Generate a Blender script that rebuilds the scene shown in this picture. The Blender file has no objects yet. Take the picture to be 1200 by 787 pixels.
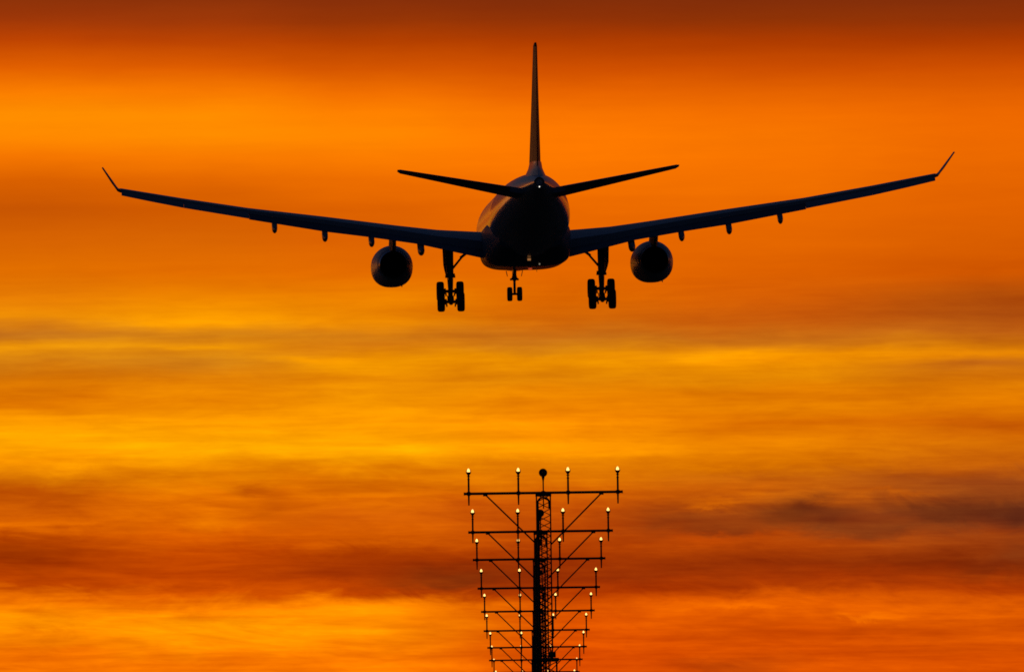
import bpy, bmesh, math, random
from mathutils import Vector, Matrix
random.seed(7)
R = math.radians
scene = bpy.context.scene
COL = scene.collection

# ------------------------------------------------------------------ camera
cam_data = bpy.data.cameras.new("camera")
cam_data.lens = 400.0; cam_data.sensor_width = 36.0
cam_data.clip_start = 1.0; cam_data.clip_end = 60000.0
cam = bpy.data.objects.new("camera", cam_data); COL.objects.link(cam)
_e = R(2.8189); _r = R(0.8)
_F = Vector((0, math.cos(_e), math.sin(_e))); _U0 = Vector((0, -math.sin(_e), math.cos(_e))); _R0 = Vector((1, 0, 0))
_Rt = _R0*math.cos(_r) - _U0*math.sin(_r); _Up = _R0*math.sin(_r) + _U0*math.cos(_r)
cam.matrix_world = Matrix(((_Rt.x, _Up.x, -_F.x, 0), (_Rt.y, _Up.y, -_F.y, 0), (_Rt.z, _Up.z, -_F.z, 2.0), (0, 0, 0, 1)))
scene.camera = cam

# ------------------------------------------------------------------ exposure
vs = scene.view_settings
vs.view_transform = 'Standard'; vs.look = 'None'; vs.exposure = 0.0; vs.gamma = 1.0; vs.use_curve_mapping = False
scene.cycles.use_denoising = False
scene.cycles.max_bounces = 6
scene.cycles.filter_width = 1.7

# ------------------------------------------------------------------ sky
SUN_AZ, SUN_EL = -24.0, 1.5
def lin(c):
    f = lambda v: v/12.92 if v <= 0.04045 else ((v+0.055)/1.055)**2.4
    return (f(c[0]/255), f(c[1]/255), f(c[2]/255), 1.0)
SKY = [   # azimuth (degrees), [(elevation (degrees), sRGB), ...] read up the evening sky
 (-2.449, [(1.237,(245,115,0)), (1.418,(255,145,0)), (1.547,(235,110,0)), (1.624,(185,64,0)), (1.732,(165,54,0)), (1.839,(185,68,0)), (1.916,(218,98,0)), (1.968,(200,85,2)), (2.075,(192,82,2)), (2.153,(218,118,2)), (2.226,(250,148,0)), (2.333,(255,165,0)), (2.466,(252,150,0)), (2.509,(225,118,0)), (2.613,(212,112,2)), (2.724,(205,118,15)), (2.793,(228,140,10)), (2.845,(200,118,28)), (2.935,(232,135,5)), (3.042,(228,122,4)), (3.171,(225,110,0)), (3.343,(214,98,2)), (3.494,(198,84,2)), (3.644,(220,98,0)), (3.751,(245,118,0)), (3.859,(255,138,0)), (3.966,(255,142,0)), (4.074,(250,125,0)), (4.203,(225,95,0)), (4.331,(190,68,2)), (4.439,(158,55,8)), (4.546,(140,50,10))]),
 (-1.547, [(1.203,(250,120,0)), (1.375,(255,150,0)), (1.448,(255,130,0)), (1.547,(210,80,0)), (1.612,(182,60,0)), (1.741,(200,74,0)), (1.826,(215,90,0)), (1.934,(218,100,0)), (2.041,(228,112,0)), (2.140,(225,122,0)), (2.192,(240,140,0)), (2.273,(255,168,0)), (2.428,(255,155,0)), (2.514,(235,132,0)), (2.600,(228,128,2)), (2.707,(205,122,20)), (2.772,(230,140,8)), (2.841,(208,125,20)), (2.909,(252,155,0)), (3.030,(235,130,0)), (3.159,(228,110,0)), (3.331,(216,100,2)), (3.481,(208,90,0)), (3.631,(228,104,0)), (3.739,(248,122,0)), (3.846,(255,140,0)), (3.954,(255,140,0)), (4.061,(248,122,0)), (4.190,(222,92,0)), (4.319,(188,68,2)), (4.426,(158,56,8)), (4.534,(140,50,10))]),
 (-0.731, [(1.192,(252,122,0)), (1.364,(255,140,0)), (1.471,(255,132,0)), (1.536,(190,65,0)), (1.635,(160,52,2)), (1.729,(170,58,0)), (1.806,(208,88,0)), (1.922,(205,88,4)), (2.008,(215,100,0)), (2.116,(222,115,0)), (2.180,(235,135,0)), (2.253,(255,165,0)), (2.395,(255,155,0)), (2.503,(235,138,0)), (2.610,(228,132,2)), (2.709,(240,148,0)), (2.769,(215,122,14)), (2.821,(208,120,18)), (2.907,(238,138,2)), (3.018,(235,128,0)), (3.147,(228,108,0)), (3.319,(220,98,2)), (3.470,(222,98,0)), (3.620,(240,112,0)), (3.727,(252,125,0)), (3.835,(255,135,0)), (3.942,(255,130,0)), (4.050,(242,112,0)), (4.179,(212,85,0)), (4.307,(182,65,0)), (4.415,(150,53,6)), (4.522,(136,48,10))]),
 (0.258, [(1.200,(222,78,0)), (1.423,(228,90,0)), (1.522,(180,58,0)), (1.608,(158,52,4)), (1.737,(175,62,2)), (1.844,(188,72,4)), (1.930,(196,80,4)), (2.025,(208,95,2)), (2.102,(225,118,2)), (2.167,(228,125,2)), (2.222,(252,148,0)), (2.274,(255,150,0)), (2.403,(248,138,0)), (2.523,(235,132,0)), (2.596,(222,128,4)), (2.687,(238,145,0)), (2.738,(215,128,14)), (2.798,(200,112,22)), (2.884,(205,100,8)), (3.005,(222,105,0)), (3.133,(226,102,0)), (3.305,(230,103,0)), (3.456,(235,106,0)), (3.585,(245,114,0)), (3.692,(252,120,0)), (3.821,(255,122,0)), (3.928,(248,116,0)), (4.036,(232,100,0)), (4.165,(208,80,0)), (4.294,(178,62,0)), (4.401,(145,50,6)), (4.509,(130,46,10))]),
 (1.289, [(1.207,(218,80,0)), (1.366,(205,75,0)), (1.452,(232,95,0)), (1.551,(165,52,2)), (1.658,(145,46,4)), (1.787,(185,70,4)), (1.894,(160,65,14)), (2.010,(206,98,8)), (2.088,(192,92,8)), (2.152,(215,112,0)), (2.238,(236,130,0)), (2.346,(222,112,0)), (2.423,(236,132,0)), (2.509,(226,122,0)), (2.582,(222,128,2)), (2.668,(238,142,0)), (2.715,(245,148,0)), (2.784,(198,108,20)), (2.883,(200,90,10)), (2.990,(214,94,4)), (3.119,(222,97,0)), (3.291,(228,102,0)), (3.441,(234,106,0)), (3.570,(240,111,0)), (3.678,(246,115,0)), (3.807,(248,118,0)), (3.914,(244,112,0)), (4.021,(228,98,0)), (4.150,(205,78,0)), (4.279,(175,60,0)), (4.387,(142,50,6)), (4.494,(130,46,10))]),
 (2.406, [(1.148,(214,78,0)), (1.299,(208,78,0)), (1.406,(222,90,0)), (1.513,(180,60,2)), (1.642,(140,48,5)), (1.771,(158,62,12)), (1.879,(125,55,25)), (1.978,(150,68,20)), (2.072,(162,74,20)), (2.158,(195,92,8)), (2.244,(212,108,4)), (2.351,(202,92,2)), (2.442,(228,122,0)), (2.553,(212,112,2)), (2.648,(205,112,14)), (2.699,(235,135,2)), (2.742,(210,118,8)), (2.811,(190,95,18)), (2.897,(175,78,12)), (2.996,(180,78,8)), (3.103,(208,86,0)), (3.275,(218,94,0)), (3.426,(224,97,0)), (3.555,(228,100,0)), (3.662,(234,104,0)), (3.791,(238,106,0)), (3.898,(238,105,0)), (4.006,(225,95,0)), (4.135,(205,78,0)), (4.264,(175,60,0)), (4.371,(145,50,6)), (4.479,(132,47,10))]),
]
CLOUDS = [   # azimuth, elevation, half width, half height (degrees), sRGB, cover, raggedness
 (1.483,1.909,0.172,0.0816,(112,46,16),1.00,0.45),
 (1.354,1.889,0.172,0.0559,(112,48,16),0.90,0.40),
 (1.611,1.886,0.112,0.0645,(112,46,18),0.80,0.40),
 (2.106,1.896,0.258,0.0688,(108,46,18),0.95,0.45),
 (2.342,1.901,0.215,0.0645,(104,44,18),0.85,0.40),
 (2.527,1.873,0.146,0.0645,(94,40,20),0.90,0.30),
 (0.816,1.888,0.258,0.0516,(136,56,14),0.80,0.50),
 (1.074,1.841,0.193,0.0344,(130,52,14),0.70,0.50),
 (1.869,1.813,0.258,0.0344,(128,52,16),0.60,0.50),
 (1.762,1.845,0.301,0.0430,(130,55,18),0.70,0.50),
 (1.117,1.875,0.258,0.0387,(150,62,14),0.60,0.50),
 (2.535,1.705,0.129,0.0602,(120,52,20),0.50,0.50),
 (2.385,1.643,0.258,0.0602,(128,42,8),0.50,0.40),
 (-1.276,2.063,0.086,0.0387,(186,78,2),0.70,0.60),
 (-1.212,1.994,0.060,0.0602,(200,88,2),0.60,0.60),
 (-1.504,1.912,0.146,0.0430,(240,122,0),0.70,0.50),
 (-0.301,1.603,0.301,0.0602,(122,44,8),0.85,0.40),
 (-0.902,1.654,0.258,0.0516,(160,50,2),0.60,0.40),
 (-2.514,1.775,0.258,0.0774,(148,48,0),0.70,0.40),
 (-2.406,1.361,0.344,0.0215,(222,100,0),0.45,0.30),
 (-2.406,1.245,0.301,0.0344,(238,108,0),0.50,0.40),
 (-2.492,2.781,0.322,0.0215,(238,148,8),0.70,0.40),
 (-1.676,2.915,0.408,0.0344,(254,158,0),0.70,0.40),
 (-1.547,2.768,0.215,0.0107,(245,155,5),0.80,0.30),
 (-0.945,2.716,0.258,0.0172,(248,152,0),0.80,0.30),
 (-2.063,2.478,0.301,0.0258,(222,118,0),0.50,0.30),
 (1.246,2.686,0.322,0.0258,(252,152,0),0.70,0.40),
 (0.430,2.701,0.258,0.0129,(238,142,2),0.60,0.30),
 (2.364,2.649,0.236,0.0258,(196,104,22),0.70,0.40),
 (2.492,2.879,0.301,0.0602,(172,76,14),0.60,0.40),
 (1.031,1.962,0.172,0.0150,(225,112,4),0.70,0.40),
 (1.074,2.005,0.258,0.0129,(214,104,4),0.50,0.40),
 (1.117,1.441,0.258,0.0172,(245,108,0),0.70,0.40),
 (1.805,1.397,0.150,0.0172,(240,108,0),0.70,0.40),
 (1.074,1.145,0.301,0.0430,(168,56,4),0.70,0.50),
 (1.719,1.330,0.215,0.0215,(196,70,0),0.60,0.40),
 (0.988,1.800,0.172,0.0258,(205,78,2),0.60,0.40),
 (-0.172,1.979,0.387,0.0430,(196,78,6),0.50,0.50),
 (1.891,2.015,0.215,0.0129,(198,92,8),0.60,0.40),
]

world = bpy.data.worlds.new("World"); scene.world = world; world.use_nodes = True
nt = world.node_tree; nt.nodes.clear()
def N(t, **kw):
    n = nt.nodes.new(t)
    for k, v in kw.items(): setattr(n, k, v)
    return n
def L(a, b): nt.links.new(a, b)
def M(op, a, b=None, c=None, clamp=False):
    n = N('ShaderNodeMath', operation=op); n.use_clamp = clamp
    for i, v in enumerate((a, b, c)):
        if v is None: continue
        if isinstance(v, (int, float)): n.inputs[i].default_value = v
        else: L(v, n.inputs[i])
    return n.outputs[0]
def mixc(f, a, b, blend='MIX'):
    n = N('ShaderNodeMix', data_type='RGBA', blend_type=blend); n.clamp_factor = True
    for i, v in ((0, f), (6, a), (7, b)):
        if isinstance(v, (int, float, tuple)): n.inputs[i].default_value = v
        else: L(v, n.inputs[i])
    return n.outputs[2]
def comb(x, y, z=0.0):
    n = N('ShaderNodeCombineXYZ')
    for i, v in enumerate((x, y, z)):
        if isinstance(v, (int, float)): n.inputs[i].default_value = v
        else: L(v, n.inputs[i])
    return n.outputs[0]
def noise(vec, scale, detail=4, rough=0.55, dist=0.0):
    n = N('ShaderNodeTexNoise'); n.inputs['Scale'].default_value = scale; n.inputs['Detail'].default_value = detail
    n.inputs['Roughness'].default_value = rough; n.inputs['Distortion'].default_value = dist
    L(vec, n.inputs['Vector']); return n.outputs['Fac']
def smooth(v, a, b):
    n = N('ShaderNodeMapRange', interpolation_type='SMOOTHSTEP'); L(v, n.inputs[0])
    n.inputs[1].default_value = a; n.inputs[2].default_value = b; n.inputs[3].default_value = 0; n.inputs[4].default_value = 1
    return n.outputs[0]
tc = N('ShaderNodeTexCoord'); sp = N('ShaderNodeSeparateXYZ'); L(tc.outputs['Generated'], sp.inputs[0])
az = M('MULTIPLY', M('ARCTAN2', sp.outputs[0], sp.outputs[1]), 57.29578)
el = M('MULTIPLY', M('ARCSINE', sp.outputs[2]), 57.29578)
# broad wander of the cloud layers, then fine wind-drawn streaks
wa = noise(comb(M('MULTIPLY', az, 0.55), M('MULTIPLY', el, 1.6)), 1.0, 3, 0.5)
wb = noise(comb(M('MULTIPLY', az, 1.6), M('MULTIPLY', el, 7.0), 3.1), 1.0, 4, 0.55)
low = M('SUBTRACT', 1.0, smooth(el, 2.7, 3.3))            # the layers break up towards the horizon
warp = M('MULTIPLY', M('ADD', M('MULTIPLY', M('SUBTRACT', wa, 0.5), 0.10), M('MULTIPLY', M('SUBTRACT', wb, 0.5), 0.11)), M('ADD', 0.25, M('MULTIPLY', low, 0.75)))
wc = noise(comb(M('MULTIPLY', az, 2.6), M('MULTIPLY', M('ADD', el, M('MULTIPLY', az, 0.06)), 6.5), 8.3), 1.0, 6, 0.62, 1.4)     # billows along the cloud edges
bil = M('SUBTRACT', 1.0, smooth(el, 2.0, 2.5))
warp = M('ADD', warp, M('MULTIPLY', M('SUBTRACT', wc, 0.5), M('ADD', 0.012, M('MULTIPLY', bil, 0.11))))
elw = M('ADD', el, warp)
azw = M('ADD', az, M('MULTIPLY', M('SUBTRACT', wb, 0.5), 0.35))
pos = M('DIVIDE', elw, 5.0)
col = None
for i, (a, stops) in enumerate(SKY):
    rp = N('ShaderNodeValToRGB'); cr = rp.color_ramp; cr.interpolation = 'B_SPLINE' if False else 'EASE'
    cr.interpolation = 'LINEAR'
    st = stops[:32]
    while len(cr.elements) < len(st): cr.elements.new(0.5)
    for e_, (p_, c_) in zip(cr.elements, st): pass
    for k, (p_, c_) in enumerate(st):
        cr.elements[k].position = min(1, max(0, p_/5.0)); cr.elements[k].color = lin(c_)
    L(pos, rp.inputs[0])
    if col is None: col = rp.outputs[0]
    else: col = mixc(smooth(azw, SKY[i-1][0], a), col, rp.outputs[0])
# single clouds and bright rifts
for (a, e_, ra, re, c_, s_, n_) in CLOUDS:
    da = M('DIVIDE', M('SUBTRACT', azw, a), ra); de = M('DIVIDE', M('SUBTRACT', elw, e_), re)
    d2 = M('ADD', M('MULTIPLY', da, da), M('MULTIPLY', de, de))
    g = M('EXPONENT', M('MULTIPLY', d2, -1.0))
    rag = M('ADD', 1.0 - 0.5*n_, M('MULTIPLY', M('SUBTRACT', wb, 0.3), 2.2*n_))
    col = mixc(M('MULTIPLY', M('MULTIPLY', g, s_), rag, clamp=True), col, lin(c_))
# streak brightness
s1 = noise(comb(M('MULTIPLY', az, 0.7), M('MULTIPLY', el, 14.0), 7.7), 1.0, 5, 0.6)
s2 = noise(comb(M('MULTIPLY', az, 2.2), M('MULTIPLY', el, 11.0), 1.3), 1.0, 5, 0.6, 0.4)
amp = M('ADD', 0.10, M('MULTIPLY', low, 0.42))
k = M('ADD', 1.0, M('MULTIPLY', M('ADD', M('SUBTRACT', s1, 0.5), M('MULTIPLY', M('SUBTRACT', s2, 0.5), 0.8)), amp))
# torn fibres: noise drawn out along the wind and slightly tilted, with its ridges picked out
tilt = M('ADD', el, M('MULTIPLY', az, 0.065))
w1 = noise(comb(M('MULTIPLY', az, 0.8), M('MULTIPLY', tilt, 7.0), 5.2), 1.0, 6, 0.62, 0.9)
w2 = noise(comb(M('MULTIPLY', az, 3.4), M('MULTIPLY', M('ADD', el, M('MULTIPLY', az, 0.02)), 17.0), 9.4), 1.0, 5, 0.65, 1.2)
w3 = noise(comb(M('MULTIPLY', az, 0.9), M('MULTIPLY', el, 30.0), 2.6), 1.0, 4, 0.6, 0.5)
f1 = M('SUBTRACT', smooth(w1, 0.30, 0.70), 0.5); f2 = M('SUBTRACT', smooth(w2, 0.32, 0.68), 0.5); f3 = M('SUBTRACT', smooth(w3, 0.3, 0.7), 0.5)
lower = M('SUBTRACT', 1.0, smooth(el, 1.95, 2.35))
mid = M('SUBTRACT', 1.0, smooth(el, 2.75, 3.1))
amp2 = M('ADD', M('MULTIPLY', lower, 0.14), M('MULTIPLY', mid, 0.03))
fib = M('ADD', M('ADD', M('MULTIPLY', f1, 1.25), M('MULTIPLY', f2, 0.38)), M('MULTIPLY', f3, 0.45))
k = M('MULTIPLY', k, M('ADD', 1.0, M('MULTIPLY', fib, amp2)))
kk = comb(k, M('POWER', k, 1.7), k)       # thin cloud lets the yellow through, thick cloud only the red
vm = N('ShaderNodeVectorMath', operation='MULTIPLY'); L(col, vm.inputs[0]); L(kk, vm.inputs[1]); col = vm.outputs[0]
# the lit bank of cloud fills the west; above and behind it is blue dusk
azoff = M('ABSOLUTE', M('ADD', az, 8.0))
wf = M('MULTIPLY', M('SUBTRACT', 1.0, smooth(azoff, 14.0, 62.0)), M('SUBTRACT', 1.0, smooth(el, 4.7, 11.0)))
sky = N('ShaderNodeTexSky', sky_type='NISHITA'); sky.sun_disc = False
sky.sun_elevation = R(SUN_EL); sky.sun_rotation = R(SUN_AZ); sky.air_density = 1.0; sky.dust_density = 1.0; sky.ozone_density = 2.5
dusk = mixc(1.0, sky.outputs[0], (0.50, 0.62, 1.0, 1.0), 'MULTIPLY')    # the sun has gone from the upper air
b1 = N('ShaderNodeBackground'); L(dusk, b1.inputs[0]); b1.inputs[1].default_value = 0.035
b2 = N('ShaderNodeBackground'); L(col, b2.inputs[0]); b2.inputs[1].default_value = 1.0
ms = N('ShaderNodeMixShader'); L(wf, ms.inputs[0]); L(b1.outputs[0], ms.inputs[1]); L(b2.outputs[0], ms.inputs[2])
wo = N('ShaderNodeOutputWorld'); L(ms.outputs[0], wo.inputs[0])

# ------------------------------------------------------------------ sun, already at the horizon behind cloud
sd = bpy.data.lights.new("sun", 'SUN'); sd.energy = 0.015; sd.angle = R(12); sd.color = (1.0, 0.42, 0.14)
so = bpy.data.objects.new("sun", sd); COL.objects.link(so)
_d = Vector((math.sin(R(SUN_AZ))*math.cos(R(SUN_EL)), math.cos(R(SUN_AZ))*math.cos(R(SUN_EL)), math.sin(R(SUN_EL))))
so.rotation_euler = _d.to_track_quat('Z', 'Y').to_euler()

# ------------------------------------------------------------------ materials
def mat(name, base, rough=0.5, metal=0.0, coat=0.0, var=0.12, vscale=0.6, bump=0.0):
    m = bpy.data.materials.new(name); m.use_nodes = True
    n = m.node_tree.nodes; l = m.node_tree.links; p = n['Principled BSDF']
    t = n.new('ShaderNodeTexCoord'); ns = n.new('ShaderNodeTexNoise'); ns.inputs['Scale'].default_value = vscale; ns.inputs['Detail'].default_value = 5
    l.new(t.outputs['Object'], ns.inputs['Vector'])
    r = n.new('ShaderNodeValToRGB'); l.new(ns.outputs['Fac'], r.inputs[0])
    r.color_ramp.elements[0].position = 0.3; r.color_ramp.elements[1].position = 0.7
    r.color_ramp.elements[0].color = tuple(v*(1-var) for v in base) + (1,)
    r.color_ramp.elements[1].color = tuple(min(1, v*(1+var)) for v in base) + (1,)
    l.new(r.outputs[0], p.inputs['Base Color'])
    rr = n.new('ShaderNodeMapRange'); l.new(ns.outputs['Fac'], rr.inputs[0])
    rr.inputs[3].default_value = max(0.02, rough*0.85); rr.inputs[4].default_value = min(1, rough*1.15); l.new(rr.outputs[0], p.inputs['Roughness'])
    p.inputs['Metallic'].default_value = metal; p.inputs['Coat Weight'].default_value = coat; p.inputs['Coat Roughness'].default_value = 0.08
    if bump:
        b = n.new('ShaderNodeBump'); b.inputs['Strength'].default_value = bump; l.new(ns.outputs['Fac'], b.inputs['Height']); l.new(b.outputs[0], p.inputs['Normal'])
    return m
def glow(name, color, strength):
    m = bpy.data.materials.new(name); m.use_nodes = True
    n = m.node_tree.nodes; l = m.node_tree.links; n.clear()
    e = n.new('ShaderNodeEmission'); e.inputs[0].default_value = color + (1,); e.inputs[1].default_value = strength
    lw = n.new('ShaderNodeLayerWeight'); lw.inputs[0].default_value = 0.35            # a filament globe: hotter at its middle
    mr = n.new('ShaderNodeMapRange'); l.new(lw.outputs['Facing'], mr.inputs[0]); mr.inputs[3].default_value = strength; mr.inputs[4].default_value = strength*0.3
    l.new(mr.outputs[0], e.inputs[1])
    o = n.new('ShaderNodeOutputMaterial'); l.new(e.outputs[0], o.inputs[0]); return m
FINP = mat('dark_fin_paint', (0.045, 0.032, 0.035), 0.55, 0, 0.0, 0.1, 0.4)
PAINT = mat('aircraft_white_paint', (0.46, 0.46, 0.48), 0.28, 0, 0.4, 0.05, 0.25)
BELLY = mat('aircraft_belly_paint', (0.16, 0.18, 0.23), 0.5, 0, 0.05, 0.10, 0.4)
WING = mat('wing_grey_paint', (0.36, 0.37, 0.40), 0.40, 0, 0.1, 0.08, 0.5)
FLAP = mat('flap_grey_paint', (0.14, 0.15, 0.18), 0.5, 0, 0.0, 0.10, 0.8)
PYLON = mat('pylon_paint', (0.10, 0.10, 0.11), 0.65, 0, 0, 0.1, 0.6)
NACELLE = mat('nacelle_paint', (0.58, 0.59, 0.62), 0.42, 0, 0.1, 0.08, 0.6)
LIP = mat('bare_inlet_metal', (0.55, 0.55, 0.56), 0.25, 1.0)
HOT = mat('heat_stained_metal', (0.06, 0.055, 0.05), 0.55, 0.8, 0, 0.25, 2)
STRUT = mat('gear_steel', (0.12, 0.12, 0.13), 0.45, 0.6, 0, 0.2, 4)
DARK = mat('dark_cavity', (0.012, 0.012, 0.013), 0.8)
TYRE = mat('tyre_rubber', (0.018, 0.018, 0.019), 0.75, 0, 0, 0.2, 6)
HUB = mat('wheel_hub', (0.2, 0.2, 0.21), 0.5, 0.5, 0, 0.1, 6)
GALV = mat('weathered_galvanised_steel', (0.055, 0.05, 0.047), 0.6, 0.5, 0, 0.25, 5)
RUST = mat('rusty_brown_steel', (0.07, 0.028, 0.018), 0.65, 0.3, 0, 0.3, 6)
BLACK = mat('black_lamp_housing', (0.015, 0.015, 0.016), 0.5, 0.2, 0, 0.2, 9)
GLASSD = mat('unlit_lamp_glass', (0.012, 0.015, 0.022), 0.35, 0, 0.0, 0.1, 8)
CONC = mat('concrete_footing', (0.32, 0.31, 0.29), 0.9, 0, 0, 0.2, 3)
LAMP = glow('lit_lamp', (1.0, 0.56, 0.15), 2.6)
TAILLAMP = glow('tail_lamp', (1.0, 0.93, 0.80), 1.8)
WARMGLINT = glow('warm_belly_glint_glow', (1.0, 0.40, 0.12), 0.28)  # emission standing in for the warm glint under the belly
PALEGLINT = glow('pale_belly_glint_glow', (1.0, 0.8, 0.55), 0.25)  # emission standing in for a small pale glint on the belly
BEACON = glow('red_beacon_glow', (1.0, 0.12, 0.03), 0.45)
GRASS = mat('dry_grass', (0.06, 0.075, 0.03), 0.95, 0, 0, 0.4, 0.05, 0.3)

# ------------------------------------------------------------------ mesh helpers
def link(name, bm, mats, parent=None, smooth=True, angle=40):
    bmesh.ops.remove_doubles(bm, verts=bm.verts, dist=1e-5)
    bmesh.ops.recalc_face_normals(bm, faces=bm.faces)
    me = bpy.data.meshes.new(name); bm.to_mesh(me); bm.free()
    for m in (mats if isinstance(mats, (list, tuple)) else [mats]): me.materials.append(m)
    if smooth:
        me.polygons.foreach_set('use_smooth', [True]*len(me.polygons))
        try: me.set_sharp_from_angle(angle=R(angle))
        except Exception: pass
    o = bpy.data.objects.new(name, me); COL.objects.link(o)
    if parent is not None: o.parent = parent
    return o
def tag(o, label=None, cat=None, group=None, kind=None):
    for k_, v in (('label', label), ('category', cat), ('group', group), ('kind', kind)):
        if v: o[k_] = v
    return o
def empty(name, loc):
    o = bpy.data.objects.new(name, None); COL.objects.link(o); o.location = loc; o.empty_display_size = 1.0; return o
def add_loft(bm, rings, cap=True, mi=0, close=True):
    vr = [[bm.verts.new(p) for p in r_] for r_ in rings]
    n = len(vr[0])
    for a, b in zip(vr, vr[1:]):
        for i in range(n if close else n-1):
            j = (i+1) % n
            f = bm.faces.new((a[i], a[j], b[j], b[i])); f.material_index = mi
    if cap:
        for r_ in (vr[0], vr[-1]):
            try: f = bm.faces.new(r_); f.material_index = mi
            except ValueError: pass
    return vr
def add_tube(bm, pts, rad, seg=8, mi=0, cap=True):
    pts = [Vector(p) for p in pts]
    rads = rad if isinstance(rad, (list, tuple)) else [rad]*len(pts)
    rings = []; ref = None
    for i, p in enumerate(pts):
        t = (pts[min(i+1, len(pts)-1)] - pts[max(i-1, 0)]).normalized()
        if ref is None: ref = Vector((0, 0, 1)) if abs(t.z) < 0.9 else Vector((1, 0, 0))
        u = t.cross(ref)
        if u.length < 1e-4: u = t.orthogonal()
        u.normalize(); v = t.cross(u).normalized(); ref = v.cross(t) if False else ref
        rings.append([p + (u*math.cos(2*math.pi*k/seg) + v*math.sin(2*math.pi*k/seg))*rads[i] for k in range(seg)])
    add_loft(bm, rings, cap, mi)
def add_box(bm, c, s, mi=0, rot=None, bevel=0.0):
    r_ = bmesh.ops.create_cube(bm, size=1.0)['verts']
    for v in r_:
        p = Vector((v.co.x*s[0], v.co.y*s[1], v.co.z*s[2]))
        if rot is not None: p = rot @ p
        v.co = p + Vector(c)
    fs = {f for v in r_ for f in v.link_faces}
    for f in fs: f.material_index = mi
    if bevel:
        es = {e_ for v in r_ for e_ in v.link_edges}
        bmesh.ops.bevel(bm, geom=list(es), offset=bevel, segments=2, affect='EDGES', profile=0.5)
def add_lathe(bm, prof, origin, axis='Z', seg=32, mi=0, cap=True):
    """prof: (r, h) pairs turned about an axis."""
    rings = []
    for r_, h in prof:
        ring = []
        for k in range(seg):
            c, s = math.cos(2*math.pi*k/seg)*max(r_, 1e-4), math.sin(2*math.pi*k/seg)*max(r_, 1e-4)
            p = {'Z': (c, s, h), 'X': (h, c, s), 'Y': (c, h, s)}[axis]
            ring.append(Vector(p) + Vector(origin))
        rings.append(ring)
    add_loft(bm, rings, cap, mi)

# ------------------------------------------------------------------ ground
bm = bmesh.new()
gr = 20000.0
rings = [[(r_*math.cos(2*math.pi*k/64), r_*math.sin(2*math.pi*k/64), 0) for k in range(64)] for r_ in (50, 400, 1500, 6000, gr)]
add_loft(bm, rings, False); c0 = bm.verts.new((0, 0, 0)); bm.verts.ensure_lookup_table()
for k in range(64): bm.faces.new((c0, bm.verts[k], bm.verts[(k+1) % 64]))
g = link('ground', bm, GRASS, smooth=False); tag(g, 'flat dark grass field under the approach path', None, None, 'structure')

# ------------------------------------------------------------------ airliner
# body frame: x to starboard, y forward, z up; the axis passes ZA above the root at the wheels
ZA = 6.25
AIR_AXIS = Vector((1.02, 805.0, 49.65))
PITCH, ROLL, YAW = R(1.63), R(-0.36), R(1.8)
air = empty('airliner', (0, 0, 0))
air.rotation_euler = (PITCH, ROLL, YAW)
air.location = AIR_AXIS - (Matrix.Rotation(YAW, 3, 'Z') @ Matrix.Rotation(ROLL, 3, 'Y') @ Matrix.Rotation(PITCH, 3, 'X')) @ Vector((0, 0, ZA))
tag(air, 'twin engine passenger airliner seen from behind, landing gear down, against orange sky', 'airplane')
def Z(v): return v + ZA

def interp(tab, y):
    for a, b in zip(tab, tab[1:]):
        if (a[0]-y)*(b[0]-y) <= 0:
            t = (y-a[0])/(b[0]-a[0]) if b[0] != a[0] else 0
            return [a[i]+(b[i]-a[i])*t for i in range(1, len(a))]
    return list(tab[0][1:])
# fuselage: y, bottom, top, half width
FUS = [(32.1, -0.72, -0.62, 0.05), (31.6, -1.30, 0.05, 0.68), (30.6, -1.85, 0.75, 1.25), (29.0, -2.30, 1.55, 1.85), (27.0, -2.62, 2.25, 2.38),
       (24.5, -2.78, 2.68, 2.70), (21.5, -2.82, 2.82, 2.82), (15, -2.82, 2.82, 2.82), (8, -2.82, 2.82, 2.82), (0, -2.82, 2.82, 2.82), (-6, -2.82, 2.82, 2.82),
       (-8.5, -2.78, 2.82, 2.82), (-11, -2.58, 2.82, 2.80), (-13.5, -2.22, 2.82, 2.70), (-16, -1.74, 2.81, 2.53), (-19, -1.08, 2.78, 2.22),
       (-22, -0.40, 2.72, 1.84), (-25, 0.20, 2.60, 1.42), (-28, 0.78, 2.42, 0.97), (-30.2, 1.20, 2.24, 0.60), (-31.5, 1.46, 2.10, 0.37)]
def catmull(tab, n=4):
    out = []
    for i in range(len(tab)-1):
        p0 = tab[max(i-1, 0)]; p1 = tab[i]; p2 = tab[i+1]; p3 = tab[min(i+2, len(tab)-1)]
        for k in range(n):
            t = k/n; y = p1[0]+(p2[0]-p1[0])*t; r_ = [y]
            for c in range(1, len(p1)):
                h = p2[0]-p1[0]
                m1 = (p2[c]-p0[c])/(p2[0]-p0[0])*h if p2[0] != p0[0] else 0
                m2 = (p3[c]-p1[c])/(p3[0]-p1[0])*h if p3[0] != p1[0] else 0
                r_.append((2*t**3-3*t*t+1)*p1[c]+(t**3-2*t*t+t)*m1+(-2*t**3+3*t*t)*p2[c]+(t**3-t*t)*m2)
            out.append(tuple(r_))
    return out+[tab[-1]]
bm = bmesh.new(); SEG = 64; rings = []
for y, zb, zt, hw in catmull(FUS, 3):
    zc, hh = (zb+zt)/2, (zt-zb)/2
    rings.append([(hw*math.cos(2*math.pi*k/SEG), y, Z(zc+hh*math.sin(2*math.pi*k/SEG))) for k in range(SEG)])
add_loft(bm, rings)
fus = link('fuselage', bm, PAINT, air)
bm = bmesh.new()   # auxiliary power unit outlet in the tail cone
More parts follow.
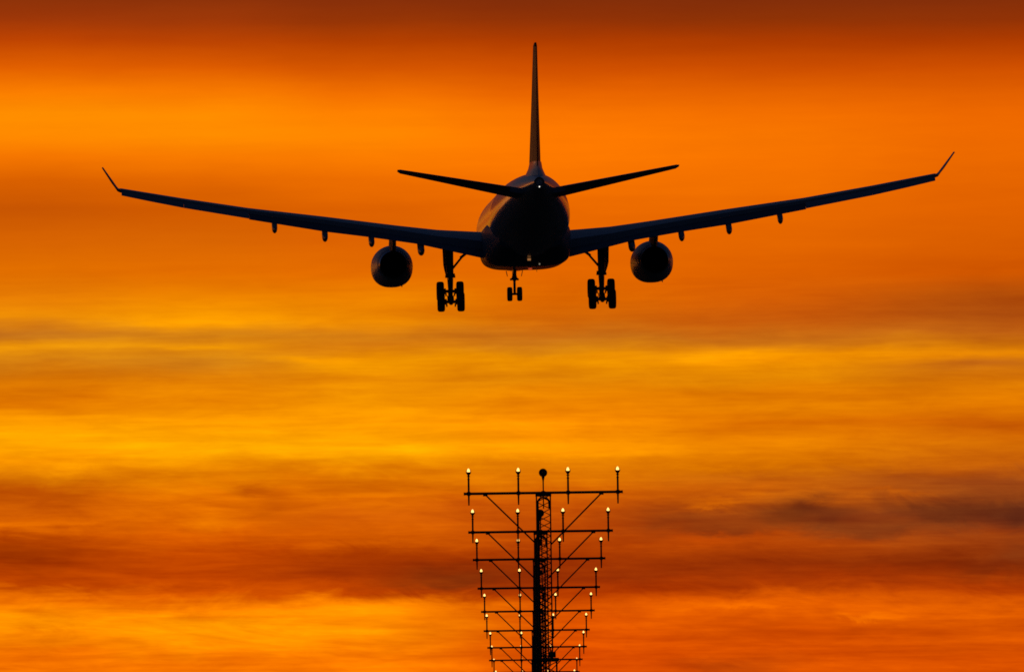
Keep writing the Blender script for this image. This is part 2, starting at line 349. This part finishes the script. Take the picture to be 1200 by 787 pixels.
add_lathe(bm, [(0.335, 0.02), (0.30, -0.10), (0.26, -0.10), (0.24, 0.3), (0.02, 0.3)], (0, -31.5, Z(1.80)), 'Y', 24, 0, False)
link('tail_exhaust', bm, HOT, fus)
bm = bmesh.new(); add_lathe(bm, [(0.01, -0.06), (0.035, -0.05), (0.042, 0.0), (0.042, 0.12)], (0, -31.58, Z(1.47)), 'Y', 16)
link('tail_light', bm, TAILLAMP, fus)
bm = bmesh.new(); add_box(bm, (0, -31.4, Z(1.47)), (0.2, 0.2, 0.2), 0, None, 0.03); link('tail_light_housing', bm, BELLY, fus)
# belly fairing
bm = bmesh.new(); rings = []
FAIR = [(12.5, 2.2, 1.15, -1.65), (11, 2.62, 1.45, -1.58), (9, 2.92, 1.60, -1.52), (6, 3.06, 1.66, -1.50), (2, 3.08, 1.68, -1.50), (-2, 3.08, 1.70, -1.50),
        (-4.5, 3.06, 1.70, -1.50), (-6.5, 2.98, 1.62, -1.50), (-8.5, 2.80, 1.42, -1.48), (-10.5, 2.50, 1.12, -1.40), (-12, 2.2, 0.85, -1.3)]
for y, hw, hh, zc in catmull(FAIR, 3):
    r_ = []
    for k in range(SEG):
        a = 2*math.pi*k/SEG; c, s = math.cos(a), math.sin(a)
        p = 2/4.0
        r_.append((hw*math.copysign(abs(c)**p, c), y, Z(zc+hh*math.copysign(abs(s)**p, s))))
    rings.append(r_)
add_loft(bm, rings)
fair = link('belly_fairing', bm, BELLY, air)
bm = bmesh.new()
add_lathe(bm, [(0.16, 0.0), (0.15, -0.08), (0.10, -0.15), (0.02, -0.18)], (0.35, 1.0, Z(-3.17)), 'Z', 16); link('red_beacon', bm, BEACON, fair)
bm = bmesh.new(); add_box(bm, (-0.05, -9.15, Z(-2.84)), (0.24, 0.10, 0.20), 0, None, 0.02); link('belly_glint', bm, WARMGLINT, fair)  # small glowing box added in place of the golden belly glint
bm = bmesh.new(); add_lathe(bm, [(0.01, -0.05), (0.05, -0.03), (0.06, 0.03)], (0.75, -6.9, Z(-3.13)), 'Y', 12); link('belly_glint_dot', bm, PALEGLINT, fair)  # glowing dot added where a bright speck glints on the fairing
for q in (-1, 1):
    bm = bmesh.new(); add_tube(bm, [(q*0.30-0.05, -9.25, Z(-2.83)), (q*0.95-0.05, -9.35, Z(-2.66))], 0.025, 8); link('glint_rod', bm, LIP, fair)  # bright metal rods added to catch light as thin pale lines
for x, y, h in ((-0.75, 5.0, 0.34), (0.9, 3.5, 0.3)):
    bm = bmesh.new(); add_loft(bm, [[(x-0.03, y+0.25, Z(-3.12)), (x, y+0.3, Z(-3.12)), (x+0.03, y+0.25, Z(-3.12)), (x+0.01, y-0.2, Z(-3.12)), (x-0.01, y-0.2, Z(-3.12))],
                         [(x-0.02, y, Z(-3.12-h)), (x, y+0.05, Z(-3.12-h)), (x+0.02, y, Z(-3.12-h)), (x+0.01, y-0.2, Z(-3.12-h)), (x-0.01, y-0.2, Z(-3.12-h))]])
    link('blade_antenna', bm, PAINT, fair)

# aerofoil sections
def foil(le, chord, tcr, inc, ndir=(0, 1), x0=0.0, x1=1.0, n=14, camber=0.015, close_te=0.0):
    """ring of points; le=(x,y,z) leading edge, chord aft, ndir=(nx,nz) thickness direction"""
    def half(t): return 5*tcr*(0.2969*math.sqrt(t)-0.1260*t-0.3516*t*t+0.2843*t**3-0.1036*t**4)
    def cam_(t): return camber*4*t*(1-t)
    xs = [x0+(x1-x0)*(0.5-0.5*math.cos(math.pi*i/n)) if x0 == 0 else x0+(x1-x0)*i/n for i in range(n+1)]
    up = [(t, cam_(t)+max(half(t), close_te)) for t in xs]; lo = [(t, cam_(t)-max(half(t), close_te)) for t in xs]
    if x0 == 0: lo = lo[1:]
    loop = list(reversed(up)) + lo
    c, s = math.cos(R(inc)), math.sin(R(inc))
    out = []
    for t, h in loop:
        a, b = t*chord, h*chord
        yy = -(a*c - b*s*0) ; zz = -a*s + b*c
        out.append((le[0]+ndir[0]*zz, le[1]+yy, le[2]+ndir[1]*zz))
    return out
# wing stations: span, y of leading edge, chord, thickness, incidence, z at quarter chord
WST = [(1.6, 8.9, 11.6, 0.145, 4.2, -1.45), (3.2, 7.88, 10.75, 0.142, 4.0, -1.30), (6.16, 6.06, 9.0, 0.125, 3.5, -0.93), (9.2, 4.20, 7.25, 0.115, 3.0, -0.43),
       (14.2, 1.13, 6.05, 0.11, 2.5, 0.28), (19.6, -2.18, 4.75, 0.109, 2.0, 0.98), (24.2, -5.0, 3.65, 0.115, 1.8, 1.72), (28.56, -7.72, 2.6, 0.12, 1.5, 2.49)]
HINGE = 0.78
def wst(s):
    return interp(WST, s)
def wle(s):
    yle, c, t, inc, zq = wst(s); return yle, zq+0.25*c*math.sin(R(inc)), c, t, inc
def hinge(s, f=HINGE):
    yle, zle, c, t, inc = wle(s); return yle-f*c, zle-f*c*math.sin(R(inc)), c
FLAP_TE = [(2.9, -2.56), (3.2, -2.50), (5.6, -1.93), (7.7, -1.44), (9.2, -1.20), (11.1, -0.92), (14.2, -0.52), (19.6, 0.38)]
AIL_TE = [(19.5, 0.42), (24.2, 1.22), (28.56, 2.00)]
def surface(name, side, spans, te, m, parent, gap=0.02, tk=0.12, chord_f=0.215):
    bm = bmesh.new(); rings = []
    for s in spans:
        yh, zh, c = hinge(s); zt = interp(te, s)[0]; ch = chord_f*c
        zl = zh - gap*c; d = max(-0.7, min(0.7, math.asin(max(-0.6, min(0.6, (zl-zt)/ch)))))
        rings.append(foil((side*s, yh+0.03*c*0, zl), ch, tk, math.degrees(d), n=8, camber=0.01, close_te=0.008))
    add_loft(bm, rings); return link(name, bm, m, parent)
for side in (-1, 1):
    bm = bmesh.new(); rings = []
    fine = []
    for a, b in zip(WST, WST[1:]):
        for k_ in range(3): fine.append(a[0]+(b[0]-a[0])*k_/3)
    fine.append(28.56)
    for s in fine:
        yle, zle, c, t, inc = wle(s)
        rings.append(foil((side*s, yle, zle), c, t, inc, x1=HINGE+0.005))
    add_loft(bm, rings)
    wing = link('wing', bm, WING, air)
    surface('flap', side, [3.02, 4.3, 5.6, 6.6, 7.7, 9.216], FLAP_TE, FLAP, wing)
    surface('flap', side, [9.22, 11.1, 14.2, 17, 19.58], FLAP_TE, FLAP, wing)
    surface('aileron', side, [19.584, 22, 24.158], AIL_TE, WING, wing, 0.0, 0.14)
    surface('aileron', side, [24.162, 26.5, 28.50], AIL_TE, WING, wing, 0.0, 0.14)
    bm = bmesh.new(); rings = []
    for s, z, yl, c, t, nd in ((28.56, 2.505, -7.72, 2.6, 0.115, (0, 1)), (28.74, 2.55, -7.95, 2.3, 0.10, (-0.35, 0.94)), (28.88, 2.73, -8.3, 1.95, 0.085, (-0.75, 0.66)),
                               (29.12, 3.06, -9.0, 1.55, 0.11, (-0.81, 0.59)), (29.80, 4.06, -10.8, 0.60, 0.18, (-0.81, 0.59))):
        nd = (nd[0]*side, nd[1]); rings.append(foil((side*s, yl, z), c, t, 0.0, nd, camber=0.0))
    add_loft(bm, rings); link('winglet', bm, WING, wing)
    # flap track fairings: canoe bodies drooping with the flaps
    for s, zb, hw, ln in ((7.45, -2.17, 0.25, 4.6), (10.95, -1.52, 0.215, 4.1), (14.25, -1.13, 0.215, 3.8), (17.8, -0.50, 0.20, 3.4)):
        yh, zh, c = hinge(s); rings = []
        y1 = yh-0.30*c; y0 = y1+ln
        yq, zl, cc, tt, ii = wle(s)
        zs = zh-0.22
        bm = bmesh.new()
        for i in range(17):
            t = i/16
            w_ = min(1.0, (t/0.25)**0.6) if t < 0.25 else (1.0 if t < 0.80 else max(0.03, (1-((t-0.80)/0.20)**1.5)))
            y = y0+(y1-y0)*t
            hh = 0.36*w_+0.02; tip = zb+0.10
            zc = zs-0.05 if t < 0.35 else zs-0.05-(zs-0.05-tip-0.20)*min(1.0, (t-0.35)/0.40) - 0.16*max(0, (t-0.75)/0.25)
            rings.append([(side*s+hw*w_*math.cos(2*math.pi*k_/16), y, zc+hh*math.sin(2*math.pi*k_/16)) for k_ in range(16)])
        add_loft(bm, rings); link('flap_track_fairing', bm, WING, wing)
    for o in [wing]+list(wing.children): pass
    wing.location = (0, 0, ZA)

# tail surfaces
for side in (-1, 1):
    TS = [(0.6, -23.1, 6.0, 0.10, 1.02), (1.9, -24.05, 5.05, 0.125, 1.27), (9.42, -28.85, 2.0, 0.12, 2.70), (9.62, -29.3, 1.5, 0.05, 2.75)]
    INC = -3.4
    def sec(s, x0, x1, y_, c_, t_, z_): return foil((side*s, y_, Z(z_)), c_, t_, INC, x0=x0, x1=x1, camber=0.0, close_te=0.004)
    bm = bmesh.new(); add_loft(bm, [sec(s, 0, 0.70, y_, c_, t_, z_) for s, y_, c_, t_, z_ in TS]); st_ = link('horizontal_stabilizer', bm, WING, air)
    bm = bmesh.new(); add_loft(bm, [sec(s, 0.705, 1.0, y_, c_, t_, z_) for s, y_, c_, t_, z_ in (TS[1], (9.2, -28.71, 2.09, 0.12, 2.660))]); link('elevator', bm, WING, st_)
FS = [(2.45, -19.8, 8.6, 0.098), (3.4, -21.0, 7.75, 0.098), (7.2, -24.1, 5.4, 0.094), (11.2, -27.35, 3.05, 0.088), (11.40, -27.75, 2.55, 0.06)]
def fsec(z, x0, x1, y_, c_, t_): return foil((0, y_, Z(z)), c_, t_, 0.0, (1, 0), x0=x0, x1=x1, camber=0.0, close_te=0.005)
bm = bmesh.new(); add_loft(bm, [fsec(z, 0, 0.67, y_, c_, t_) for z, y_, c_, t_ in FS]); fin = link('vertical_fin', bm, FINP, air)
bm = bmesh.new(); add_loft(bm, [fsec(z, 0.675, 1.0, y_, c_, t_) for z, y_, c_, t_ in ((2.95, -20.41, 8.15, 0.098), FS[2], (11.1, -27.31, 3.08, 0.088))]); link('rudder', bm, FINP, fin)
bm = bmesh.new(); rings = []   # root fillet
for z, hw, y0, y1 in ((2.2, 0.85, -17.2, -29.4), (2.65, 0.62, -17.9, -29.0), (2.95, 0.48, -18.9, -28.7), (3.35, 0.40, -20.4, -28.5)):
    rings.append([(hw*math.sin(math.pi*t)**0.6*(1 if q == 0 else -1), y0+(y1-y0)*t, Z(z)) for q, ts in ((0, [i/12 for i in range(13)]), (1, [1-i/12 for i in range(1, 12)])) for t in ts])
add_loft(bm, rings); link('fin_fillet', bm, PAINT, fin)

# engines
def nac_ring(x, y, z, r_, seg=48, flat=1.0):
    out = []
    for k_ in range(seg):
        a = 2*math.pi*k_/seg; c, s = math.cos(a), math.sin(a)
        if s < 0:
            p = 2/(2+0.36*flat); out.append((x+r_*math.copysign(abs(c)**p, c), y, z-r_*(1-0.01*flat)*abs(s)**p))
        else: out.append((x+r_*c, y, z+r_*s))
    return out
for side in (-1, 1):
    ex, ez = side*9.31, Z(-2.71)
    bm = bmesh.new()
    prof = [(3.15, 0.93, 0), (3.2, 0.98, 0), (4.2, 1.19, 0.3), (5.5, 1.37, 0.7), (7.0, 1.475, 1), (8.5, 1.50, 1), (9.8, 1.475, 1), (10.6, 1.41, 0.9), (10.95, 1.33, 0.7)]
    add_loft(bm, [nac_ring(ex, y, ez, r_, 48, f) for y, r_, f in prof], False)
    add_loft(bm, [nac_ring(ex, y, ez, r_, 48, 0) for y, r_ in ((3.15, 0.93), (3.3, 0.90), (4.8, 0.98), (5.6, 0.95))], False)
    eng = link('engine_nacelle', bm, NACELLE, air)
    bm = bmesh.new(); add_loft(bm, [nac_ring(ex, y, ez, r_, 48, f) for y, r_, f in ((10.95, 1.33, 0.7), (11.08, 1.27, 0.5), (11.05, 1.20, 0.3), (10.6, 1.15, 0), (10.0, 1.16, 0))], False)
    link('inlet_lip', bm, LIP, eng)
    bm = bmesh.new(); add_loft(bm, [nac_ring(ex, y, ez, r_, 48, 0) for y, r_ in ((3.30, 1.03), (3.12, 0.975), (3.08, 0.945), (3.14, 0.92), (3.35, 0.90))], False)
    link('nozzle_rim', bm, LIP, eng)
    bm = bmesh.new(); add_lathe(bm, [(1.17, 10.0), (0.35, 10.05), (0.02, 10.7)], (ex, 0, ez), 'Y', 36, 0, False); link('fan', bm, HOT, eng)
    bm = bmesh.new(); add_lathe(bm, [(0.97, 5.2), (0.6, 5.0), (0.52, 4.4), (0.36, 3.5), (0.10, 2.75), (0.01, 2.7)], (ex, 0, ez), 'Y', 36, 0, False); link('exhaust_plug', bm, HOT, eng)
    bm = bmesh.new()
    for k_ in range(12):
        a = 2*math.pi*k_/12; add_box(bm, (ex+0.72*math.cos(a), 4.6, ez+0.72*math.sin(a)), (0.42, 0.5, 0.04), 0, Matrix.Rotation(-a, 3, 'Y'))
    link('exhaust_mixer', bm, HOT, eng, False)
    bm = bmesh.new()   # pylon
    rings = []
    for z, y0, y1, hw in ((-1.75, 9.3, 2.2, 0.22), (-1.30, 9.0, 0.9, 0.22), (-0.75, 8.0, -0.2, 0.20), (-0.45, 5.5, 0.2, 0.16)):
        rings.append([(ex+hw*q, y, Z(z)) for q, y in ((0, y0), (0.8, y0-0.5), (1, y0-1.5), (1, y1+1.5), (0.25, y1), (-0.25, y1), (-1, y1+1.5), (-1, y0-1.5), (-0.8, y0-0.5))])
    add_loft(bm, rings); link('engine_pylon', bm, PYLON, eng)
    bm = bmesh.new(); add_tube(bm, [(ex+0.62, 6.6, ez-1.2), (ex+0.66, 6.45, ez-1.50)], [0.05, 0.04]); link('drain_mast', bm, NACELLE, eng)

# wheels
def wheel(parent, c, r_, w_):
    bm = bmesh.new(); h = w_/2
    prof = [(0.48*r_, -h*0.80), (0.62*r_, -h*0.95), (0.80*r_, -h), (0.93*r_, -h*0.86), (0.99*r_, -h*0.55), (1.0*r_, 0)]
    prof = prof + [(a, -b) for a, b in reversed(prof[:-1])]
    add_lathe(bm, prof, c, 'X', 32, 0, False)
    for s in (-1, 1): add_lathe(bm, [(0.48*r_, s*h*0.80), (0.44*r_, s*h*0.55), (0.20*r_, s*h*0.5), (0.17*r_, s*h*0.8), (0.01, s*h*0.82)], c, 'X', 24, 1, False)
    return link('wheel', bm, [TYRE, HUB], parent)
# main gear
for side in (-1, 1):
    x = side*5.36; zb = Z(-5.13)
    bm = bmesh.new()
    add_tube(bm, [(x, 0.15, Z(-1.2)), (x, 0.1, Z(-3.55))], [0.26, 0.24], 16)
    add_tube(bm, [(x, 0.1, Z(-3.5)), (x, 0.1, Z(-3.75)), (x, 0.1, Z(-3.8))], [0.34, 0.34, 0.24], 16)
    add_tube(bm, [(x, 0.1, Z(-3.8)), (x, 0.05, zb)], 0.16, 16)
    add_tube(bm, [(x-0.36, -0.08, Z(-3.72)), (x+0.36, -0.08, Z(-3.72))], 0.09, 8)
    gear = link('main_landing_gear', bm, STRUT, air)
    a = math.atan2(0.80, 1.83); dy, dz = 0.99*math.cos(a), 0.99*math.sin(a)
    bm = bmesh.new()
    add_tube(bm, [(x, dy+0.2, zb+dz+0.08), (x, -dy-0.2, zb-dz-0.08)], 0.17, 12)
    for sg in (1, -1): add_tube(bm, [(x-0.62, sg*dy, zb+sg*dz), (x+0.62, sg*dy, zb+sg*dz)], 0.11, 12)
    for sg in (1, -1):
        for q in (-1, 1):
            add_lathe(bm, [(0.20, -0.06), (0.22, 0), (0.20, 0.06)], (x+q*0.36, sg*dy, zb+sg*dz), 'X', 16)
            add_box(bm, (x+q*0.30, sg*dy-0.12*sg, zb+sg*dz-0.24), (0.10, 0.16, 0.22))
    add_tube(bm, [(x-0.2, 0.5, zb+0.05), (x-0.2, -0.5, zb-0.35)], 0.04); add_tube(bm, [(x+0.2, 0.5, zb+0.05), (x+0.2, -0.5, zb-0.35)], 0.04)
    link('bogie_beam', bm, STRUT, gear)
    for sg in (1, -1):
        for q in (-1, 1): wheel(gear, (x+q*0.70, sg*dy, zb+sg*dz), 0.70, 0.53)
    bm = bmesh.new(); add_tube(bm, [(x-side*0.12, 0.1, Z(-3.22)), (x-side*1.10, 0.35, Z(-2.05))], [0.085, 0.075], 10); add_tube(bm, [(x-side*0.75, 0.2, Z(-2.40)), (x-side*1.25, 0.35, Z(-2.02))], 0.1, 10)
    link('side_brace', bm, STRUT, gear)
    bm = bmesh.new(); add_tube(bm, [(x, -0.15, Z(-3.75)), (x, -0.62, Z(-4.25)), (x, -0.15, zb+0.25)], [0.09, 0.07, 0.09], 8)
    add_tube(bm, [(x+0.17, -0.2, Z(-2.0)), (x+0.19, -0.2, Z(-3.6)), (x+0.14, -0.15, zb+0.2)], 0.03, 6); add_tube(bm, [(x-0.17, -0.18, Z(-2.4)), (x-0.2, -0.2, Z(-3.9)), (x-0.14, -0.15, zb+0.3)], 0.03, 6)
    link('torque_link', bm, STRUT, gear)
    bm = bmesh.new()   # door panel carried on the outer side of the leg
    xo = x+side*0.38
    pts = [(1.0, -1.75), (-0.7, -1.75), (-0.75, -2.9), (-0.35, -3.25), (0.3, -3.62), (0.45, -3.25), (0.95, -2.9)]
    dx = lambda p: side*(0.13-0.26*(p[0]+0.75)/1.75+0.04*(p[1]+1.75))
    add_loft(bm, [[(xo-0.04+dx(p), p[0], Z(p[1])) for p in pts], [(xo+0.04+dx(p), p[0], Z(p[1])) for p in pts]])
    add_tube(bm, [(x, 0.1, Z(-2.5)), (xo, 0.1, Z(-2.45))], 0.05, 6); add_tube(bm, [(x, 0.1, Z(-3.0)), (xo, 0.1, Z(-2.8))], 0.05, 6)
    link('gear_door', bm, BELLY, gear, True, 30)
# nose gear
bm = bmesh.new(); ny = 25.4; zw = Z(-4.42)
add_tube(bm, [(0, ny+0.1, Z(-2.5)), (0, ny+0.05, Z(-3.45))], [0.17, 0.15], 14)
add_tube(bm, [(0, ny+0.05, Z(-3.4)), (0, ny, zw)], 0.095, 12)
add_tube(bm, [(-0.42, ny, zw), (0.42, ny, zw)], 0.075, 12)
add_tube(bm, [(0, ny+0.2, Z(-3.5)), (0, ny+1.9, Z(-2.7))], 0.07, 8)
add_tube(bm, [(0, ny-0.1, Z(-3.6)), (0, ny-0.32, Z(-3.9)), (0, ny-0.05, Z(-4.25))], 0.05, 8)
add_lathe(bm, [(0.15, -0.08), (0.16, 0), (0.15, 0.08)], (0, ny, zw), 'Z', 12)
ng = link('nose_landing_gear', bm, STRUT, air)
for q in (-1, 1): wheel(ng, (q*0.36, ny, zw), 0.52, 0.38)
bm = bmesh.new()
add_loft(bm, [[(-0.13, y, Z(-2.95)), (0.13, y, Z(-2.95)), (0.20, y, Z(-3.22)), (0.34, y, Z(-3.36)), (0.30, y, Z(-3.42)), (0.12, y, Z(-3.37)), (-0.12, y, Z(-3.37)), (-0.30, y, Z(-3.42)), (-0.34, y, Z(-3.36)), (-0.20, y, Z(-3.22))] for y in (ny+0.12, ny-0.06)])
for q in (-1, 1): add_lathe(bm, [(0.04, -0.1), (0.085, -0.02), (0.09, 0.1), (0.085, 0.12), (0.01, 0.1)], (q*0.24, ny+0.1, Z(-3.34)), 'Y', 14, 1)
link('taxi_light_bracket', bm, [STRUT, GLASSD], ng)
for q in (-1, 1):
    bm = bmesh.new()
    pts = [(ny-0.4, -2.72), (ny+0.35, -2.74), (ny+0.3, -3.05), (ny-0.1, -3.14), (ny-0.35, -3.05)]
    f_ = lambda p, o_: (q*(0.60-0.22*(-2.72-p[1]))+o_, p[0], Z(p[1]))
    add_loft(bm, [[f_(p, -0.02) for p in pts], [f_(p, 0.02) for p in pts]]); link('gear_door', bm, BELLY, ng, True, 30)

# ------------------------------------------------------------------ approach light masts
BARZ = 12.6
def make_mast():
    root = empty('approach_light_mast', (0, 0, 0))
    top = BARZ-0.06; knee = BARZ-4.35
    # lattice tower
    bm = bmesh.new()
    def lattice(h, z0, z1, rl, rb, step):
        cs = [(-h, -h), (h, -h), (h, h), (-h, h)]
        for cx, cy in cs: add_tube(bm, [(cx, cy, z0), (cx, cy, z1)], rl, 6)
        n = max(2, int(round((z1-z0)/step)))
        for fi in range(4):
            a, b = cs[fi], cs[(fi+1) % 4]
            for k_ in range(n):
                p, q = (a, b) if (k_+fi) % 2 == 0 else (b, a)
                add_tube(bm, [(p[0], p[1], z0+(z1-z0)*k_/n), (q[0], q[1], z0+(z1-z0)*(k_+1)/n)], rb, 5, 1)
        for zz in (z0+0.05,):
            for fi in range(4):
                a, b = cs[fi], cs[(fi+1) % 4]; add_tube(bm, [(a[0], a[1], zz), (b[0], b[1], zz)], rb*1.2, 5)
    lattice(0.183, knee, top, 0.021, 0.0115, 0.18)
    lattice(0.29, 0.35, knee-0.10, 0.026, 0.014, 0.30)
    add_box(bm, (0, 0, knee-0.05), (0.70, 0.70, 0.09), 0, None, 0.01)
    link('lattice_tower', bm, [GALV, RUST], root)
    bm = bmesh.new(); add_box(bm, (0, 0, 0.02), (1.1, 1.1, 0.64), 0, None, 0.03); link('footing', bm, CONC, root, False)
    # guide rail with a hooked top
    bm = bmesh.new(); xl, xr, zt = -0.150, 0.150, BARZ-0.27
    arc = [(xl, -0.24, 0.4), (xl, -0.24, zt)] + [(-0.15*math.cos(math.pi*k_/10), -0.24, zt+0.14*math.sin(math.pi*k_/10)) for k_ in range(1, 10)] + [(xr, -0.24, zt), (xr, -0.24, zt-0.16)]
    add_tube(bm, arc, 0.026, 8)
    for k_ in range(8): add_box(bm, (xl, -0.21, 0.8+k_*1.45), (0.05, 0.08, 0.04))
    link('guide_rail', bm, GALV, root)
    # cables and a junction box
    bm = bmesh.new(); add_tube(bm, [(-0.13, -0.1, BARZ-0.5), (-0.138, -0.1, BARZ-2.2), (-0.13, -0.1, 0.5)], 0.028, 6)
    add_tube(bm, [(-0.06, 0.05, BARZ-1.0), (-0.07, 0.05, 0.5)], 0.016, 6); link('cable_run', bm, BLACK, root)
    bm = bmesh.new(); add_box(bm, (0.17, -0.26, knee+0.08), (0.20, 0.12, 0.15), 0, None, 0.012); add_box(bm, (0.17, -0.325, knee+0.08), (0.15, 0.02, 0.10), 0, None, 0.004)
    link('junction_box', bm, GALV, root)
    # crossbar with its seat on the tower
    bm = bmesh.new(); add_tube(bm, [(-2.1, 0, BARZ), (2.1, 0, BARZ)], 0.035, 12)
    add_box(bm, (0, 0, BARZ-0.055), (0.42, 0.42, 0.075), 0, None, 0.006)
    for q in (-1, 1): add_lathe(bm, [(0.038, -0.02), (0.040, 0), (0.038, 0.02)], (q*2.08, 0, BARZ), 'X', 12)
    link('crossbar', bm, GALV, root)
    for q in (-1, 1):
        bm = bmesh.new(); add_tube(bm, [(q*1.54, 0, BARZ-0.02), (q*0.19, 0, BARZ-1.36)], 0.020, 8); add_box(bm, (q*1.53, 0, BARZ-0.045), (0.12, 0.05, 0.05)); link('brace', bm, RUST, root)
    for x in (-1.9665, -0.6555, 0.6555, 1.9665):
        bm = bmesh.new()
        yp = -0.052
        add_tube(bm, [(x, yp, BARZ-0.31), (x, yp, BARZ-0.02), (x, yp, BARZ+0.36), (x, yp, BARZ+0.47)], [0.018, 0.027, 0.026, 0.021], 8)
        for zz, rr in ((0.38, 0.036), (0.455, 0.042)): add_lathe(bm, [(0.016, -0.012), (rr, -0.010), (rr, 0.010), (0.016, 0.012)], (x, yp, BARZ+zz), 'Z', 12)
        pole = link('light_pole', bm, GALV, root)
        bm = bmesh.new(); add_box(bm, (x, -0.02, BARZ), (0.10, 0.13, 0.10), 0, None, 0.012); link('clamp', bm, GALV, pole)
        bm = bmesh.new(); zl = BARZ+0.585; yl = yp
        add_lathe(bm, [(0.018, -0.12), (0.028, -0.085), (0.05, -0.05), (0.068, -0.02), (0.072, -0.004), (0.062, -0.006), (0.046, -0.025)], (x, yl, zl-0.01), 'Z', 20, 0, False)
        add_lathe(bm, [(0.056, 0.0), (0.068, -0.008), (0.068, 0.012), (0.056, 0.014)], (x, yl+0.03, zl), 'Y', 24, 0, False)
        link('lamp_holder', bm, BLACK, pole)
        bm = bmesh.new()
        add_lathe(bm, [(0.018, -0.058), (0.033, -0.038), (0.042, 0.0), (0.040, 0.025), (0.030, 0.054), (0.016, 0.074), (0.002, 0.084)], (x, yl-0.0, zl), 'Z', 20)
        link('lamp', bm, LAMP, pole)
    # unlit flash lamp on the middle post
    bm = bmesh.new(); add_tube(bm, [(0, -0.06, BARZ-0.42), (0, -0.06, BARZ+0.30), (0, -0.06, BARZ+0.34), (0, -0.06, BARZ+0.44)], [0.016, 0.019, 0.026, 0.05], 10)
    add_box(bm, (0, -0.02, BARZ), (0.10, 0.12, 0.10), 0, None, 0.01); post = link('flash_post', bm, GALV, root)
    bm = bmesh.new(); add_lathe(bm, [(0.01, 0.10), (0.06, 0.09), (0.105, 0.04), (0.112, -0.02), (0.112, -0.05), (0.094, -0.05)], (0, -0.06, BARZ+0.525), 'Y', 28, 0, False)
    add_lathe(bm, [(0.095, -0.048), (0.06, -0.06), (0.001, -0.064)], (0, -0.06, BARZ+0.525), 'Y', 28, 0, False); link('flash_lamp', bm, BLACK, post)
    return root
def copy_tree(o, parent=None):
    c = o.copy(); COL.objects.link(c); c.parent = parent
    for ch in list(o.children): copy_tree(ch, c)
    return c
MASTS = [  # x, distance, crossbar height, label
    (0.768, 300, 12.624, 'dark lattice approach light mast standing tallest in view, carrying the topmost, widest crossbar'),
    (0.750, 330, 12.566, 'approach light mast whose crossbar hangs second below the topmost one'),
    (0.760, 360, 12.654, 'approach light mast whose crossbar is third counting down from the top'),
    (0.798, 390, 12.559, 'approach light mast whose crossbar is fourth counting down from the top'),
    (0.816, 420, 12.512, 'approach light mast whose crossbar is fifth counting down from the top'),
    (0.813, 450, 12.504, 'approach light mast whose crossbar is sixth counting down from the top'),
    (0.875, 480, 12.495, 'approach light mast whose crossbar is seventh, just above the lowest three'),
    (0.868, 510, 12.586, 'approach light mast whose crossbar is the lowest still wholly in the picture'),
    (0.895, 540, 12.623, 'approach light mast whose narrow crossbar lies right along the bottom picture edge'),
    (0.925, 570, 12.659, 'farthest approach light mast, only its lamp tops rising over the bottom picture edge'),
]
proto = make_mast()
for i, (x, d, bz, lab) in enumerate(MASTS):
    m = proto if i == 0 else copy_tree(proto)
    m.location = (x, d, bz-BARZ-0.0)
    tag(m, lab, 'light mast', 'approach light masts receding in a row')
